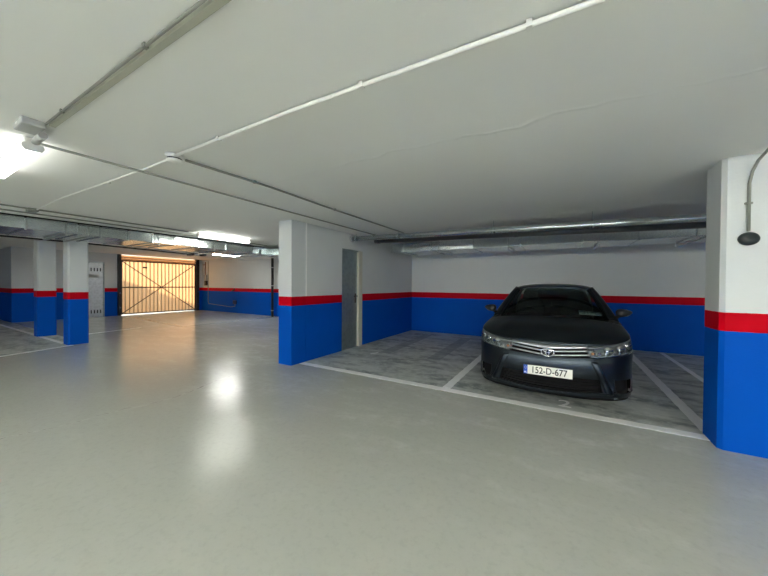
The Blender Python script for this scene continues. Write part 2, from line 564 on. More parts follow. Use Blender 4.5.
# ------------------------------------------------------------------ painted floor markings
def line(p0, p1, w, label, name='painted_line', group='white bay lines'):
    a, b = Vector((*p0, 0)), Vector((*p1, 0))
    d = (b - a).normalized(); nrm = Vector((-d.y, d.x, 0)) * w / 2
    k = max(2, int((b - a).length / 0.1))
    P = [[a.lerp(b, i / k) + nrm * (s_ * (1 + 0.06 * math.sin(i * 2.3 + s_))) + Vector((0, 0, 0.003)) for s_ in (-1, 1)] for i in range(k + 1)]
    m_ = MB().pgrid(P, 0.0025)
    m_.sm = [False] * len(m_.sm)
    return tag(m_.build(name, 'line', fixn=True), label, 'floor marking', group)
line((-4.10, 4.08), (1.23, 4.08), 0.135, 'long white line across the mouth of the bays in front of the car')
line((-1.38, 4.16), (-1.38, 8.84), 0.115, 'white bay line on the floor left of the car')
line((1.29, 4.24), (1.29, 8.84), 0.115, 'white bay line on the floor right of the car, meeting the pillar')
line((1.92, 4.24), (1.92, 8.84), 0.08, 'faint white bay line rightmost, behind the right pillar')
line((-8.98, 0.0), (-9.76, 2.48), 0.10, 'white line along the mouth of the left bays, passing the nearer pillar')
line((-18.5, 2.40), (-10.17, 2.44), 0.09, 'white line on the floor running back between the two left pillars')
line((-11.50, 3.2), (-11.80, 4.6), 0.07, 'short pale line on the floor beyond the left pillars')
line((-3.42, 5.36), (-3.36, 5.56), 0.05, 'small white paint dash on the floor of the empty bay')
t2 = text_mesh('2', 0.35, 0.0008, 'line', 'painted_number', None, (0.055, 4.345, 0.0015), (0, 0, 0), sx=0.85, bold=0.004)
t2.rotation_euler = (0, 0, PI)
t2.rotation_euler = (0, 0, 0)
tag(t2, 'white painted number 2 on the floor between the car and the line', 'floor marking')

# ------------------------------------------------------------------ doors
fr = MB()
fr.box(-4.34, -4.105, 6.00, 6.06, 0, 2.23).box(-4.34, -4.105, 5.24, 5.30, 0, 2.23).box(-4.34, -4.105, 5.24, 6.06, 2.19, 2.25)
d1 = tag(bpy.data.objects.new('door_1', None), kind='structure'); COL.objects.link(d1)
fr2 = MB().box(-4.32, -4.108, 5.30, 5.32, 0, 2.19)
MB().box(-4.34, -4.108, 5.91, 6.05, 0, 2.235).build('door_frame', 'frame_cream', d1, bevel=0.004)
MB().box(-4.34, -4.13, 5.26, 5.30, 0, 2.23).box(-4.34, -4.13, 5.26, 5.91, 2.20, 2.235).build('frame_edge', 'steel_door', d1)
MB().box(-4.215, -4.165, 5.30, 5.91, 0.004, 2.20).build('door_leaf', 'steel_door', d1, bevel=0.003)
hd = MB().cbox((-4.16, 5.84, 1.13), (0.014, 0.045, 0.22)).tube([(-4.158, 5.84, 1.18), (-4.10, 5.84, 1.18), (-4.10, 5.82, 1.18), (-4.10, 5.70, 1.18)], 0.011, 8)
hd.build('door_handle', 'black', d1, bevel=0.002)

d2 = tag(bpy.data.objects.new('door_2', None), kind='structure'); COL.objects.link(d2)
MB().box(-17.05, -16.93, 4.62, 4.66, 0, 2.32).box(-17.05, -16.93, 5.26, 5.30, 0, 2.32).box(-17.05, -16.93, 4.62, 5.30, 2.28, 2.32).build('door_frame', 'steel_door', d2)
mb = MB().box(-17.02, -16.965, 4.66, 5.26, 0.0, 2.28)
mb.build('door_leaf', 'steel_far', d2)
mb = MB()
for r_, z0 in ((0, 0.16), (1, 1.93)):
    for k in range(5):
        y = 4.76 + k * 0.10
        mb.box(-16.966, -16.960, y, y + 0.035, z0, z0 + 0.14)
mb.build('vent_slots', 'dark_slot' , d2)
MB().box(-16.966, -16.955, 4.80, 5.12, 1.66, 1.80).build('notice_plate', 'grey_plastic', d2)

# ------------------------------------------------------------------ outside: ramp and retaining walls
struct('trim_2', MB().box(-30, -17.15, 5.2, 9.8, -0.2, -0.02), 'asphalt')
struct('wall_ramp_left', MB().box(-30, -17.15, 5.35, 5.55, -0.2, 1.75), 'frame_cream')
struct('wall_ramp_right', MB().box(-30, -17.15, 9.40, 9.6, -0.2, 3.2), 'frame_cream')

# ------------------------------------------------------------------ garage gate
G = thing('garage_gate', 'backlit peach ribbed garage gate with dark crossed braces and black side posts', 'gate', (XG, 7.46, 0))
y0, y1 = 5.87 - 7.46, 9.06 - 7.46
mb = MB()
n = 20
w = (y1 - y0) / n
P = []
for i in range(n):
    a = y0 + i * w
    for dy, dx in ((0.0, 0.0), (0.10, 0.0), (0.16, 0.028), (0.84, 0.028), (0.90, 0.0)):
        P.append((dx, a + dy * w))
P.append((0.0, y1))
rows = [[Vector((x - 0.03, y, z)) for z in (0.06, 1.25, 2.44)] for x, y in P]
mb.pgrid(rows, 0.003)
for i in range(len(mb.sm)): mb.sm[i] = False
mb.build('ribbed_sheet', 'gate', G)
mb = MB()
for i in range(n + 1):
    a = y0 + i * w
    mb.box(-0.040, -0.022, a - 0.008, a + 0.008, 0.06, 2.44)
mb.build('rib_shade', 'brown_steel', G)  # thin dark bars standing in for the shading along the ribs
fm = MB()
fm.box(-0.03, 0.02, y0, y1, 0.03, 0.075).box(-0.03, 0.02, y0, y1, 2.42, 2.47).box(-0.03, 0.02, y0, y0 + 0.04, 0.03, 2.47).box(-0.03, 0.02, y1 - 0.04, y1, 0.03, 2.47)
fm.build('gate_frame', 'brown_steel', G)
MB().box(-0.01, 0.035, y0, y1, 1.225, 1.275).build('middle_rail', 'brown_steel', G)
for a, b in (((0.012, y0, 2.45), (0.012, y1, 0.05)), ((0.012, y0, 0.05), (0.012, y1, 2.45))):
    MB().bar(a, b, 0.03, 0.03, (1, 0, 0)).build('cross_brace', 'brown_steel', G)
MB().box(-0.04, 0.02, y0 - 0.06, y1 + 0.06, 2.47, 2.55).box(-0.04, 0.05, y0 - 0.06, y1 + 0.06, 2.60, 2.64).box(-0.06, -0.03, y0 - 0.06, y1 + 0.06, 2.47, 2.70).build('gate_header', 'gate', G)
MB().box(0.0, 0.06, y0 - 0.06, y1 + 0.06, 2.565, 2.59).box(0.0, 0.03, y0 - 0.06, y1 + 0.06, 2.50, 2.512).build('header_rail', 'brown_steel', G)
for a, b in ((5.74 - 7.46, y0), (y1, 9.24 - 7.46)):
    p = MB().box(-0.12, 0.10, a + 0.01, b - 0.012, 0.0, 2.715).build('side_post', 'black', G, bevel=0.006)
    MB().cbox((0.105, (a + b) / 2, 1.0), (0.02, 0.04, 0.04)).build('post_bracket', 'galv', p)
    MB().cbox((0.105, (a + b) / 2, 0.35), (0.02, 0.05, 0.03)).build('post_bracket', 'galv', p)
MB().box(0.02, 0.06, -0.78, -0.62, 2.14, 2.21).build('gate_lock', 'black', G)

# ------------------------------------------------------------------ ducts
def duct(name, label, along, a0, a1, c0, c1, z0, z1, joints, straps):
    """along 'x' or 'y'; a0..a1 length, c0..c1 across"""
    T = thing(name, label, 'duct', (0, 0, 0))
    def bx(m_, a, b, c, d, e, f):
        if along == 'x': m_.box(a, b, c, d, e, f)
        else: m_.box(c, d, a, b, e, f)
    js = [a0] + sorted(joints) + [a1]
    for i in range(len(js) - 1):
        m_ = MB(); bx(m_, js[i] + 0.004, js[i + 1] - 0.004, c0, c1, z0, z1)
        tl_ = random.uniform(-0.010, 0.010); tz_ = random.uniform(-0.006, 0.006)
        k_ = 1 if along == 'x' else 0
        m_.v = [tuple(c + ((tl_ if abs(v[2] - z0) < 1e-6 else -tl_) if a_ == k_ else tz_ * (1 if v[1 - k_] > (js[i] + js[i + 1]) / 2 else -1) * (1 if abs(v[2] - z0) < 1e-6 else 0) if a_ == 2 else 0) for a_, c in enumerate(v)) for v in m_.v]
        m_.build('duct_section', 'galv', T, bevel=0.006)
    for j in joints:
        m_ = MB(); bx(m_, j - 0.014, j + 0.014, c0 - 0.018, c1 + 0.018, z0 - 0.018, z1 + 0.004)
        m_.build('flange', 'galv', T)
    for j in straps:
        m_ = MB()
        bx(m_, j - 0.02, j + 0.02, c0 - 0.04, c1 + 0.04, z0 - 0.045, z0 - 0.02)
        m_.build('support_bar', 'galv_dull', T)
        for c in (c0 - 0.03, c1 + 0.03):
            m_ = MB()
            if along == 'x': m_.tube([(j, c, z0 - 0.03), (j, c, H - 0.001)], 0.006, 6)
            else: m_.tube([(c, j, z0 - 0.03), (c, j, H - 0.001)], 0.006, 6)
            m_.build('hanger_rod', 'galv_dull', T)
    return T
duct('air_duct', 'long galvanised rectangular duct above the back of the car', 'x', -3.88, 4.9, 7.02, 8.0, 2.29, 2.50,
     [-3.55, -2.75, -1.75, -0.75, 0.35, 1.2, 2.1, 3.2, 4.2], [-2.55, -1.0, 0.62, 1.95, 3.4])
duct('air_duct', 'wide galvanised rectangular duct above the left pillars, running towards the gate side', 'y', -3.5, 6.9, -9.30, -8.0, 2.37, 2.57,
     [-2.5, -1.0, 0.25, 1.45, 2.12, 2.45, 2.9, 3.35, 3.8, 4.35, 5.1, 5.95], [-1.7, 0.8, 1.95, 2.25, 3.45, 4.75, 6.3])
# stub of duct crossing behind the end of the wide one
duct('air_duct', 'short galvanised duct elbow turning right behind the partition end', 'x', -7.96, -5.0, 6.2, 6.9, 2.30, 2.50, [-7.0, -6.0], [])

# ------------------------------------------------------------------ pipes
T = thing('drain_pipe', 'shiny galvanised round pipe under the ceiling in front of the duct', 'pipe', (0, 0, 0))
pa, pb = Vector((-4.10, 5.62, 2.480)), Vector((4.9, 5.62, 2.30))
MB().tube([pa, pb], 0.052, 20).build('pipe_run', 'galv', T)
for t_ in (0.012, 0.13, 0.34, 0.50, 0.66, 0.8):
    c = pa.lerp(pb, t_)
    MB().tube([c - Vector((0.03, 0, 0)), c + Vector((0.03, 0, 0))], 0.058, 20).build('coupling', 'galv', T)
    MB().tube([c, Vector((c.x, c.y, H - 0.001))], 0.005, 6).build('hanger_rod', 'galv_dull', T)
MB().lathe((-4.118, 5.62, 2.4805), (1, 0, 0), [(0, 0.075), (0.03, 0.072), (0.032, 0.055)], 20).build('wall_collar', 'grey_plastic', T)
T = thing('drain_pipe', 'dark grey plastic pipe tucked behind the shiny round pipe', 'pipe', (0, 0, 0))
pa, pb = Vector((-3.75, 6.05, 2.47)), Vector((4.9, 6.05, 2.27))
MB().tube([pa, pb], 0.062, 18).build('pipe_run', 'pvc_dark', T)
for t_ in (0.01, 0.35, 0.654, 0.9):
    c = pa.lerp(pb, t_)
    MB().tube([c - Vector((0.04, 0, 0)), c + Vector((0.04, 0, 0))], 0.069, 18).build('coupling', 'pvc_dark', T)
    MB().tube([c, Vector((c.x, c.y, H - 0.001))], 0.005, 6).build('hanger_rod', 'galv_dull', T)
T = thing('water_pipe', 'thin black pipe hung below the duct, leading towards the gate', 'pipe', (0, 0, 0))
MB().tube([(-11.3, -3.5, 2.52), (-11.3, 3.0, 2.53), (-11.3, 5.9, 2.47)], 0.022, 10).build('pipe_run', 'black', T)
for y in (-2, 0.5, 2.05, 4.4):
    MB().tube([(-11.3, y, 2.55), (-11.3, y, H - 0.001)], 0.005, 6).build('hanger_rod', 'galv_dull', T)
tag(MB().tube([(-7.93, -3.5, 2.575), (-7.93, 6.3, 2.575)], 0.012, 8).build('dark_line', 'black_soft'), 'thin black line along the top edge of the wide duct', 'ceiling line')  # thin black tube drawn as a dark line over the duct edge
T = thing('gate_motor', 'black gate opener unit under the ceiling in front of the gate', 'gate motor', (-11.6, 6.1, 2.5))
MB().cbox((0, 0, 0), (0.5, 0.14, 0.08)).build('motor_body', 'black', T, bevel=0.01)
MB().cbox((0.1, 0.32, 0.0), (0.3, 0.10, 0.06)).build('motor_drive', 'black_soft', T, bevel=0.01)
MB().tube([(0.1, 0, 0.04), (0.1, 0, 0.088)], 0.01, 8).build('mounting_rod', 'galv_dull', T)
MB().tube([(0.1, .32, 0.03), (0.1, .32, 0.088)], 0.01, 8).build('mounting_rod', 'galv_dull', T)
T = thing('black_pole', 'slim black vertical pipe at the right end of the blue far wall', 'pipe', (-11.05, 9.2, 0))
MB().tube([(0, 0, 0), (0, 0, H - 0.001)], 0.055, 14).build('pipe_run', 'black', T)
for z in (0.25, 1.35, 2.15):
    MB().lathe((0, 0, z), (0, 0, 1), [(0, 0.062), (0.04, 0.062)], 14).build('pipe_clip', 'grey_plastic', T)

# ------------------------------------------------------------------ ceiling conduits
def conduit(pts, r, label, m='conduit', clips=(), group='surface conduits on the ceiling'):
    T = thing('conduit', label, 'conduit', (0, 0, 0), 0, group)
    MB().tube([(x, y, z if z else H - r - 0.010) for x, y, z in pts], r, 10).build('conduit_tube', m, T)
    for x, y, dx, dy in clips:
        d_ = Vector((dx, dy, 0)).normalized()
        c = Vector((x, y, H - r - 0.008))
        MB().bar(c - d_ * 0.012, c + d_ * 0.012, 2 * r + 0.006, 2 * r + 0.006).build('conduit_clip', m, T)
    return T
conduit([(-3.18, .675, 0), (-1.16, .695, 0), (2.0, .72, 0)], 0.007, 'upper-left ceiling conduit running forward from the tube lamp', 'conduit_grey', [(-2.85, .678, 1, 0), (-1.72, .69, 1, 0)])
T = thing('cable_trunking', 'flat pale trunking beside the upper-left ceiling conduit', 'trunking')
MB().bar((-3.18, 0.707, H - 0.012), (2.0, 0.765, H - 0.012), 0.034, 0.022).build('trunking_body', 'trunk', T, bevel=0.003)
conduit([(-2.93, 1.40, 0), (-1.47, 1.41, 0), (0.11, 1.46, 0), (3.0, 1.53, 0)], 0.013, 'ceiling conduit from the smoke detector to the top right edge', 'conduit',
        [(-2.3, 1.404, 1, 0), (-0.98, 1.425, 1, 0), (-0.13, 1.452, 1, 0)])
conduit([(-3.05, 1.41, 0), (-3.56, 1.42, 0), (-5.86, 1.36, 0), (-7.0, 1.39, 0)], 0.010, 'ceiling conduit from the smoke detector towards the left duct', 'conduit', [(-4.4, 1.42, 1, 0)])
conduit([(-2.965, 1.50, 0), (-2.92, 2.39, 0), (-2.95, 3.4, 0), (-2.95, 5.9, 0)], 0.012, 'ceiling conduit running from the smoke detector back over the bays', 'conduit_grey', [(-2.93, 2.2, 0, 1), (-2.95, 3.6, 0, 1)])
conduit([(-3.59, 0.72, 2.549), (-3.59, 3.31, 2.549), (-3.58, 5.84, 2.549)], 0.011, 'ceiling conduit running back from the tube lamp, close to the partition', 'conduit_grey', [])
conduit([(-7.0, -3, 0), (-7.0, 1.4, 0), (-7.0, 3.6, 0)], 0.012, 'ceiling conduit feeding the lit far tube lamp', 'conduit_grey', [(-7.0, .4, 0, 1)])
conduit([(-7.45, -3, 0), (-7.45, 6.0, 0)], 0.012, 'ceiling conduit nearest the edge of the wide duct', 'conduit_grey', [(-7.45, .9, 0, 1)])
tag(MB().cbox((-7.1, 1.36, H - 0.025), (0.16, 0.11, 0.048)).build('junction_box', 'conduit_grey', bevel=0.006), 'small grey junction box where two ceiling conduits meet at left', 'junction box')

T = thing('smoke_detector', 'round white smoke detector on the ceiling where three conduits meet', 'smoke detector', (-2.99, 1.42, H))
MB().lathe((0, 0, 0), (0, 0, -1), [(0, 0.072), (0.026, 0.072), (0.032, 0.064)], 28).build('detector_base', 'white_plastic', T)
MB().lathe((0, 0, -0.032), (0, 0, -1), [(0, 0.058), (0.012, 0.058)], 28).build('detector_vent', 'dark_slot', T)
MB().lathe((0, 0, -0.044), (0, 0, -1), [(0, 0.064), (0.008, 0.063), (0.018, 0.042), (0.021, 0.0)], 28).build('detector_cap', 'white_plastic', T)

# ------------------------------------------------------------------ tube lamps
def tube_lamp(x, y, rz, label, h=H, L=1.27, glow='tube'):
    T = thing('tube_lamp', label, 'lamp', (x, y, h), rz, 'ceiling tube lamps')
    b = MB().box(-L / 2, L / 2, -0.045, 0.045, -0.045, -0.001)
    b.build('lamp_body', 'white_plastic', T, bevel=0.006)
    prof = [(-0.055, -0.046), (-0.060, -0.070), (-0.045, -0.098), (0.045, -0.098), (0.060, -0.070), (0.055, -0.046)]
    d_ = MB()
    vs = [(sx * (L / 2 - 0.02), yy, zz) for sx in (-1, 1) for yy, zz in prof]
    n_ = len(prof)
    d_.add(vs, [tuple(range(n_)), tuple(reversed(range(n_, 2 * n_)))] + [(i, n_ + i, n_ + (i + 1) % n_, (i + 1) % n_) for i in range(n_)])
    d_.build('lamp_diffuser', glow, T, fixn=True)
    for sx in (-1, 1):
        e = MB()
        vs = [(sx * (L / 2 + k), yy * 1.06, zz * 1.03) for k in (-0.02, 0.012) for yy, zz in prof]
        e.add(vs, [tuple(range(n_)), tuple(reversed(range(n_, 2 * n_)))] + [(i, n_ + i, n_ + (i + 1) % n_, (i + 1) % n_) for i in range(n_)])
        e.build('end_cap', 'white_plastic', T, fixn=True, bevel=0.004)
    return T
tube_lamp(-4.26, 0.70, 0, 'lit white tube lamp at the left edge, under the near ceiling', glow='tube_soft')
tube_lamp(-6.98, 4.42, PI / 2, 'lit white tube lamp on the ceiling in front of the wide duct')
tube_lamp(-10.9, 6.95, PI / 2, 'lit tube lamp glimpsed below the duct near the blue far wall', L=1.1, glow='tube_mid')
tube_lamp(1.2, -3.8, 0, 'unseen tube lamp on the ceiling behind the viewpoint, added for brightness', glow='tube_fill')  # unseen fill lamps from here down, added to raise the brightness
tube_lamp(-5.0, -4.6, 0, 'unseen fill tube lamp added on the ceiling far behind the viewpoint', glow='tube_fill')
tube_lamp(3.0, -2.0, 0, 'unseen fill tube lamp added on the ceiling to the right behind the viewpoint', glow='tube_fill')
tube_lamp(-2.8, -5.4, 0, 'second unseen fill tube lamp added on the ceiling behind the viewpoint, between two others', glow='tube_fill')
tube_lamp(1.6, -5.0, 0, 'unseen fill tube lamp added on the ceiling in the corner behind the viewpoint', glow='tube_fill')
tube_lamp(-10.6, -2.6, 0, 'unseen fill tube lamp added on the ceiling beyond the left duct')  # likewise an added fill lamp, outside the view

T = thing('connection_box', 'pale grey square box on the ceiling at the end of the near tube lamp', 'junction box', (-3.30, 0.62, H))
MB().box(-0.10, 0.11, -0.06, 0.06, -0.05, 0).build('box_body', 'grey_plastic', T, bevel=0.01)
MB().tube([(-0.16, 0.06, -0.075), (0.04, 0.06, -0.075)], 0.024, 14).build('cable_gland', 'grey_plastic', T)
MB().box(-0.02, 0.03, -0.062, -0.058, -0.035, -0.02).build('box_latch', 'white_plastic', T)

# ------------------------------------------------------------------ sensor on the right pillar
T = thing('oval_sensor', 'black oval sensor on the white right pillar below a curved conduit', 'sensor', (1.39, 3.85, 1.865))
MB().lathe((0, 0, 0), (0, -1, 0), [(0, 0.062), (0.018, 0.062), (0.032, 0.050), (0.038, 0.030), (0.040, 0.0)], 28).build('sensor_shell', 'oval', T)
T.scale = (1.05, 1, 0.92)
T = thing('conduit', 'grey conduit curving from the ceiling down the right pillar to the black sensor', 'conduit', (0, 0, 0), 0, None)
pts = [(1.385, 3.832, 1.93), (1.385, 3.832, 2.34), (1.39, 3.80, 2.43), (1.40, 3.74, 2.50), (1.42, 3.64, 2.555), (1.45, 3.5, 2.572), (1.60, 2.9, 2.574)]
MB().tube(pts, 0.011, 10).build('conduit_tube', 'conduit_grey', T)
MB().cbox((1.385, 3.838, 2.17), (0.045, 0.02, 0.016)).build('conduit_clip', 'conduit_grey', T)

# ------------------------------------------------------------------ fittings on the far blue wall
T = thing('switch_box', 'small grey switch box with copper pipe beside the right gate post', 'switch box', (-16.5, YG, 1.6))
MB().box(-0.10, 0.10, -0.08, -0.0, 0.02, 0.30).build('box_body', 'grey_plastic', T, bevel=0.008)
MB().box(-0.03, 0.12, -0.10, -0.0, -0.26, 0.0).build('switch_unit', 'black', T, bevel=0.008)
MB().tube([(-0.05, -0.03, 0.30), (-0.05, -0.03, 1.0)], 0.022, 8).tube([(-0.28, -0.03, 0.85), (-0.05, -0.03, 0.85)], 0.02, 8).build('feed_pipe', 'copper', T)
T = thing('wall_socket', 'dark socket at the end of a thin grey conduit on the blue far wall', 'socket', (-14.0, YG, 0.5))
MB().box(-0.10, 0.14, -0.07, 0, -0.06, 0.12).build('socket_body', 'socket_blue', T, bevel=0.01)
MB().tube([(0.02, -0.02, -0.06), (0.0, -0.02, -0.18), (-0.3, -0.02, -0.22), (-2.25, -0.02, -0.12), (-2.3, -0.02, -0.05), (-2.3, -0.02, 2.15)], 0.013, 8).build('feed_conduit', 'conduit_grey', T)
T = thing('hose_bracket', 'small red-brown bracket on the red stripe of the far wall', 'bracket', (-14.1, YG, 1.10))
MB().tube([(-0.15, -0.04, -0.02), (0.0, -0.05, 0.0), (0.12, -0.04, 0.09)], 0.028, 8).box(-0.02, 0.02, -0.04, 0, -0.02, 0.02).build('bracket_arm', 'brown_steel', T)
#CAR#
# ------------------------------------------------------------------ the car (root at the nose, +y towards the tail)
OUT = [(0, 0), (0.22, 0.010), (0.42, 0.045), (0.58, 0.105), (0.71, 0.175), (0.805, 0.275), (0.862, 0.40), (0.889, 0.58), (0.893, 0.85),
       (0.888, 1.3), (0.888, 2.0), (0.888, 2.8), (0.886, 3.5), (0.87, 3.95), (0.83, 4.25), (0.74, 4.44), (0.55, 4.56), (0.28, 4.61), (0, 4.62)]
def catmull(P, n=16):
    o = []
    sym = abs(P[0][0]) < 1e-9
    for i in range(len(P) - 1):
        p0 = P[i - 1] if i else ((-P[1][0], P[1][1]) if sym else P[0])
        p1, p2 = P[i], P[i + 1]
        p3 = P[i + 2] if i + 2 < len(P) else ((-P[-2][0], P[-2][1]) if sym else P[-1])
        for k in range(n):
            t = k / n
            o.append(tuple(0.5 * (2 * p1[c] + (p2[c] - p0[c]) * t + (2 * p0[c] - 5 * p1[c] + 4 * p2[c] - p3[c]) * t * t + (3 * p1[c] - p0[c] - 3 * p2[c] + p3[c]) * t ** 3) for c in (0, 1)))
    o.append(P[-1])
    return o
OD = catmull(OUT)
OL = [0.0]
for a, b in zip(OD, OD[1:]):
    OL.append(OL[-1] + math.hypot(b[0] - a[0], b[1] - a[1]))
QMAX = OL[-1]
def lut(x, T):
    if x <= T[0][0]: return T[0][1]
    for (a, va), (b, vb) in zip(T, T[1:]):
        if x <= b:
            t = (x - a) / (b - a)
            return va + (vb - va) * t
    return T[-1][1]
def slut(x, T):
    """smooth lookup"""
    h = 0.02 * (T[-1][0] - T[0][0])
    return (lut(x - h, T) + lut(x, T) * 2 + lut(x + h, T)) / 4
def outl(q):
    q = max(0.0, min(QMAX - 1e-6, q))
    lo, hi = 0, len(OL) - 1
    while hi - lo > 1:
        m_ = (lo + hi) // 2
        if OL[m_] <= q: lo = m_
        else: hi = m_
    t = (q - OL[lo]) / (OL[lo + 1] - OL[lo])
    return (OD[lo][0] + (OD[lo + 1][0] - OD[lo][0]) * t, OD[lo][1] + (OD[lo + 1][1] - OD[lo][1]) * t)
def q_of_x(x):
    q = 0.0
    while outl(q)[0] < x: q += 0.002
    return q
def q_of_y(y):
    q = 0.3
    while outl(q)[1] < y: q += 0.002
    return q
NF = [(0.12, 0.05), (0.165, 0.025), (0.20, 0.005), (0.25, 0.0), (0.32, 0.018), (0.38, 0.02), (0.42, 0.004), (0.50, 0.0), (0.57, 0.010), (0.62, 0.030), (0.68, 0.060), (0.735, 0.10), (0.80, 0.17), (0.90, 0.30)]
NR = [(0.12, 0.16), (0.20, 0.08), (0.35, 0.01), (0.55, 0.0), (0.62, 0.03), (0.85, 0.05), (0.98, 0.06), (1.06, 0.10)]
SS = [(0.12, 0.03), (0.18, 0.012), (0.24, 0.002), (0.40, 0.006), (0.52, 0.010), (0.66, 0.0), (0.74, 0.004), (0.80, 0.016), (0.88, 0.035), (0.95, 0.055), (1.05, 0.09)]
HT = [(0, 0.740), (0.05, 0.748), (0.11, 0.765), (0.20, 0.790), (0.30, 0.815), (0.45, 0.842), (0.70, 0.880), (1.0, 0.925), (1.3, 0.950), (2.5, 0.965), (3.6, 0.985), (4.2, 1.02), (4.62, 1.04)]
def htop(q): return slut(outl(q)[1], HT)
def surf(q, z, side=1, off=0.0):
    x, y = outl(q)
    xa, ya = outl(q - 0.02); xb, yb = outl(q + 0.02)
    if q < 0.02: xa, ya = -xb, yb
    tx, ty = xb - xa, yb - ya
    L_ = math.hypot(tx, ty) or 1
    nx, ny = ty / L_, -tx / L_
    y += max(0, -ny) ** 1.3 * slut(z, NF) - max(0, ny) * slut(z, NR)
    x -= max(0, nx) ** 1.5 * slut(z, SS)
    # crease that runs down from the lamp to the fog pocket
    g = math.exp(-((outl(q)[0] - (0.50 + (0.60 - z) * 0.25)) / 0.035) ** 2) * max(0.0, min(1.0, (0.60 - z) / 0.08)) * (1 if y < 1 else 0)
    y -= 0.012 * g * max(0, -ny)
    x += nx * off; y += ny * off
    return Vector((x * side, y, z))
CAR = thing('car', 'dark slate grey saloon car parked nose out in the bay beside the right pillar', 'car', (-0.13, 4.12, 0))
QG, QI, QLo = q_of_x(0.415), q_of_x(0.535), q_of_y(0.47)
QF0, QF1 = q_of_x(0.66), q_of_y(0.42)
def zr(k, q):
    x, y = outl(q)
    front = y < 1.6
    ht = htop(q)
    if k == 0: return lut(y, [(0, 0.178), (0.3, 0.175), (0.6, 0.18), (4.0, 0.17), (4.5, 0.22)])
    if k == 1: return lut(y, [(0, 0.205), (0.08, 0.232), (0.4, 0.24), (1, 0.24), (4.6, 0.28)])
    if k == 2: return lut(y, [(0, 0.385), (0.4, 0.385), (1.0, 0.40), (4.6, 0.45)])
    if k == 3: return min(ht - 0.1, lut(y, [(0, 0.610), (0.045, 0.622), (0.11, 0.632), (0.2, 0.650), (0.45, 0.700), (0.8, 0.72), (4.62, 0.75)]))
    return ht
RN = [2, 5, 6, 5]
rows = []
for k in range(4):
    for i in range(RN[k]):
        rows.append((k, i / RN[k]))
rows.append((3, 1.0))
def zrow(r, q):
    k, t = rows[r]
    a, b = zr(k, q), zr(k + 1, q)
    return a + (b - a) * t
def rix(k): return sum(RN[:k])
feat = sorted([0.0, QG, QI, QLo, QF0, QF1, QMAX])
qs = [0.0]
for a, b in zip(feat, feat[1:]):
    st = 0.03 if a < 1.5 else 0.035
    k = max(1, round((b - a) / st))
    for i in range(1, k + 1):
        qs.append(a + (b - a) * i / k)
def warp(q, z):
    """lower intake grows wider towards the bottom, and the lamp edge leans"""
    b1 = math.exp(-((q - QI) / 0.09) ** 2)
    s1 = (0.32 - z) / 0.09 * 0.022 if z < 0.45 else 0.0
    s1 = max(-0.022, min(0.024, s1))
    b2 = math.exp(-((q - QG) / 0.08) ** 2)
    s2 = max(-0.016, min(0.016, (0.68 - z) / 0.06 * 0.016)) if z > 0.56 else 0.0
    return q + b1 * s1 + b2 * s2
WC = [(0.95, 0.318), (3.65, 0.318)]
WR = 0.352
def hole(q0, q1, r):
    k = rows[r][0]
    m_ = (q0 + q1) / 2
    if k == 1 and m_ < QI: return True
    if k == 3 and m_ < QLo: return True
    if k == 1 and QF0 < m_ < QF1: return True
    return False
mb = MB(); mb.smooth = True
for side in (1, -1):
    P = []
    for q_ in qs:
        col = []
        for r in range(len(rows)):
            z = zrow(r, q_)
            p = surf(warp(q_, z) if q_ < 1.2 else q_, z, side)
            for wy, wz in WC:
                if abs(p.x) > 0.75:
                    dy, dz = p.y - wy, p.z - wz
                    d_ = math.hypot(dy, dz)
                    if abs(d_ - WR) < 0.024 and d_ > 0:
                        p.y, p.z = wy + dy / d_ * WR, wz + dz / d_ * WR
            col.append(p)
        P.append(col)
    b0 = len(mb.v); W_ = len(rows)
    for c in P: mb.v += [tuple(p) for p in c]
    for i in range(len(qs) - 1):
        for j in range(W_ - 1):
            if hole(qs[i], qs[i + 1], j): continue
            c = (P[i][j] + P[i + 1][j] + P[i][j + 1] + P[i + 1][j + 1]) / 4
            if abs(c.x) > 0.7 and any(math.hypot(c.y - wy, c.z - wz) < WR - 0.002 for wy, wz in WC): continue
            f = (b0 + i * W_ + j, b0 + (i + 1) * W_ + j, b0 + (i + 1) * W_ + j + 1, b0 + i * W_ + j + 1)
            mb.face(f if side == 1 else f[::-1])
# underside plate
mb.smooth = False
mb.box(-0.70, 0.70, 0.16, 4.45, 0.17, 0.19)
bodyo = mb.build('body_shell', 'paint', CAR)
# wheel arch liners and arch lips
for side in (1, -1):
    for wy, wz in WC:
        def arch(u, v, wy=wy, wz=wz, side=side):
            w = -0.35 + u * (PI + 0.70)
            return (side * (0.878 - 0.30 * v), wy + math.cos(w) * (WR - 0.004), wz + math.sin(w) * (WR - 0.004))
        MB().grid(arch, 28, 2, thick=0.006).build('arch_liner', 'black_soft', CAR, fixn=True)

def strip(q0, q1, zf0, zf1, side, off, nu=14, nv=4, depth=0.012, wrp=True):
    """solid strip that follows the body between two height functions"""
    def fn(u, v):
        q_ = q0 + (q1 - q0) * u
        z = zf0(q_) + (zf1(q_) - zf0(q_)) * v
        return surf(warp(q_, z) if wrp else q_, z, side, off)
    m_ = MB(); m_.grid(fn, nu, nv, thick=-depth if side == -1 else depth)
    return m_
def both(q0, q1, zf0, zf1, off, nu=14, nv=4, depth=0.012):
    a = strip(q0, q1, zf0, zf1, 1, off, nu, nv, depth)
    b = strip(q0, q1, zf0, zf1, -1, off, nu, nv, depth)
    n0 = len(a.v); a.v += b.v
    for f, m_, s_ in zip(b.f, b.m, b.sm):
        a.f.append(tuple(i + n0 for i in f)); a.m.append(m_); a.sm.append(s_)
    return a
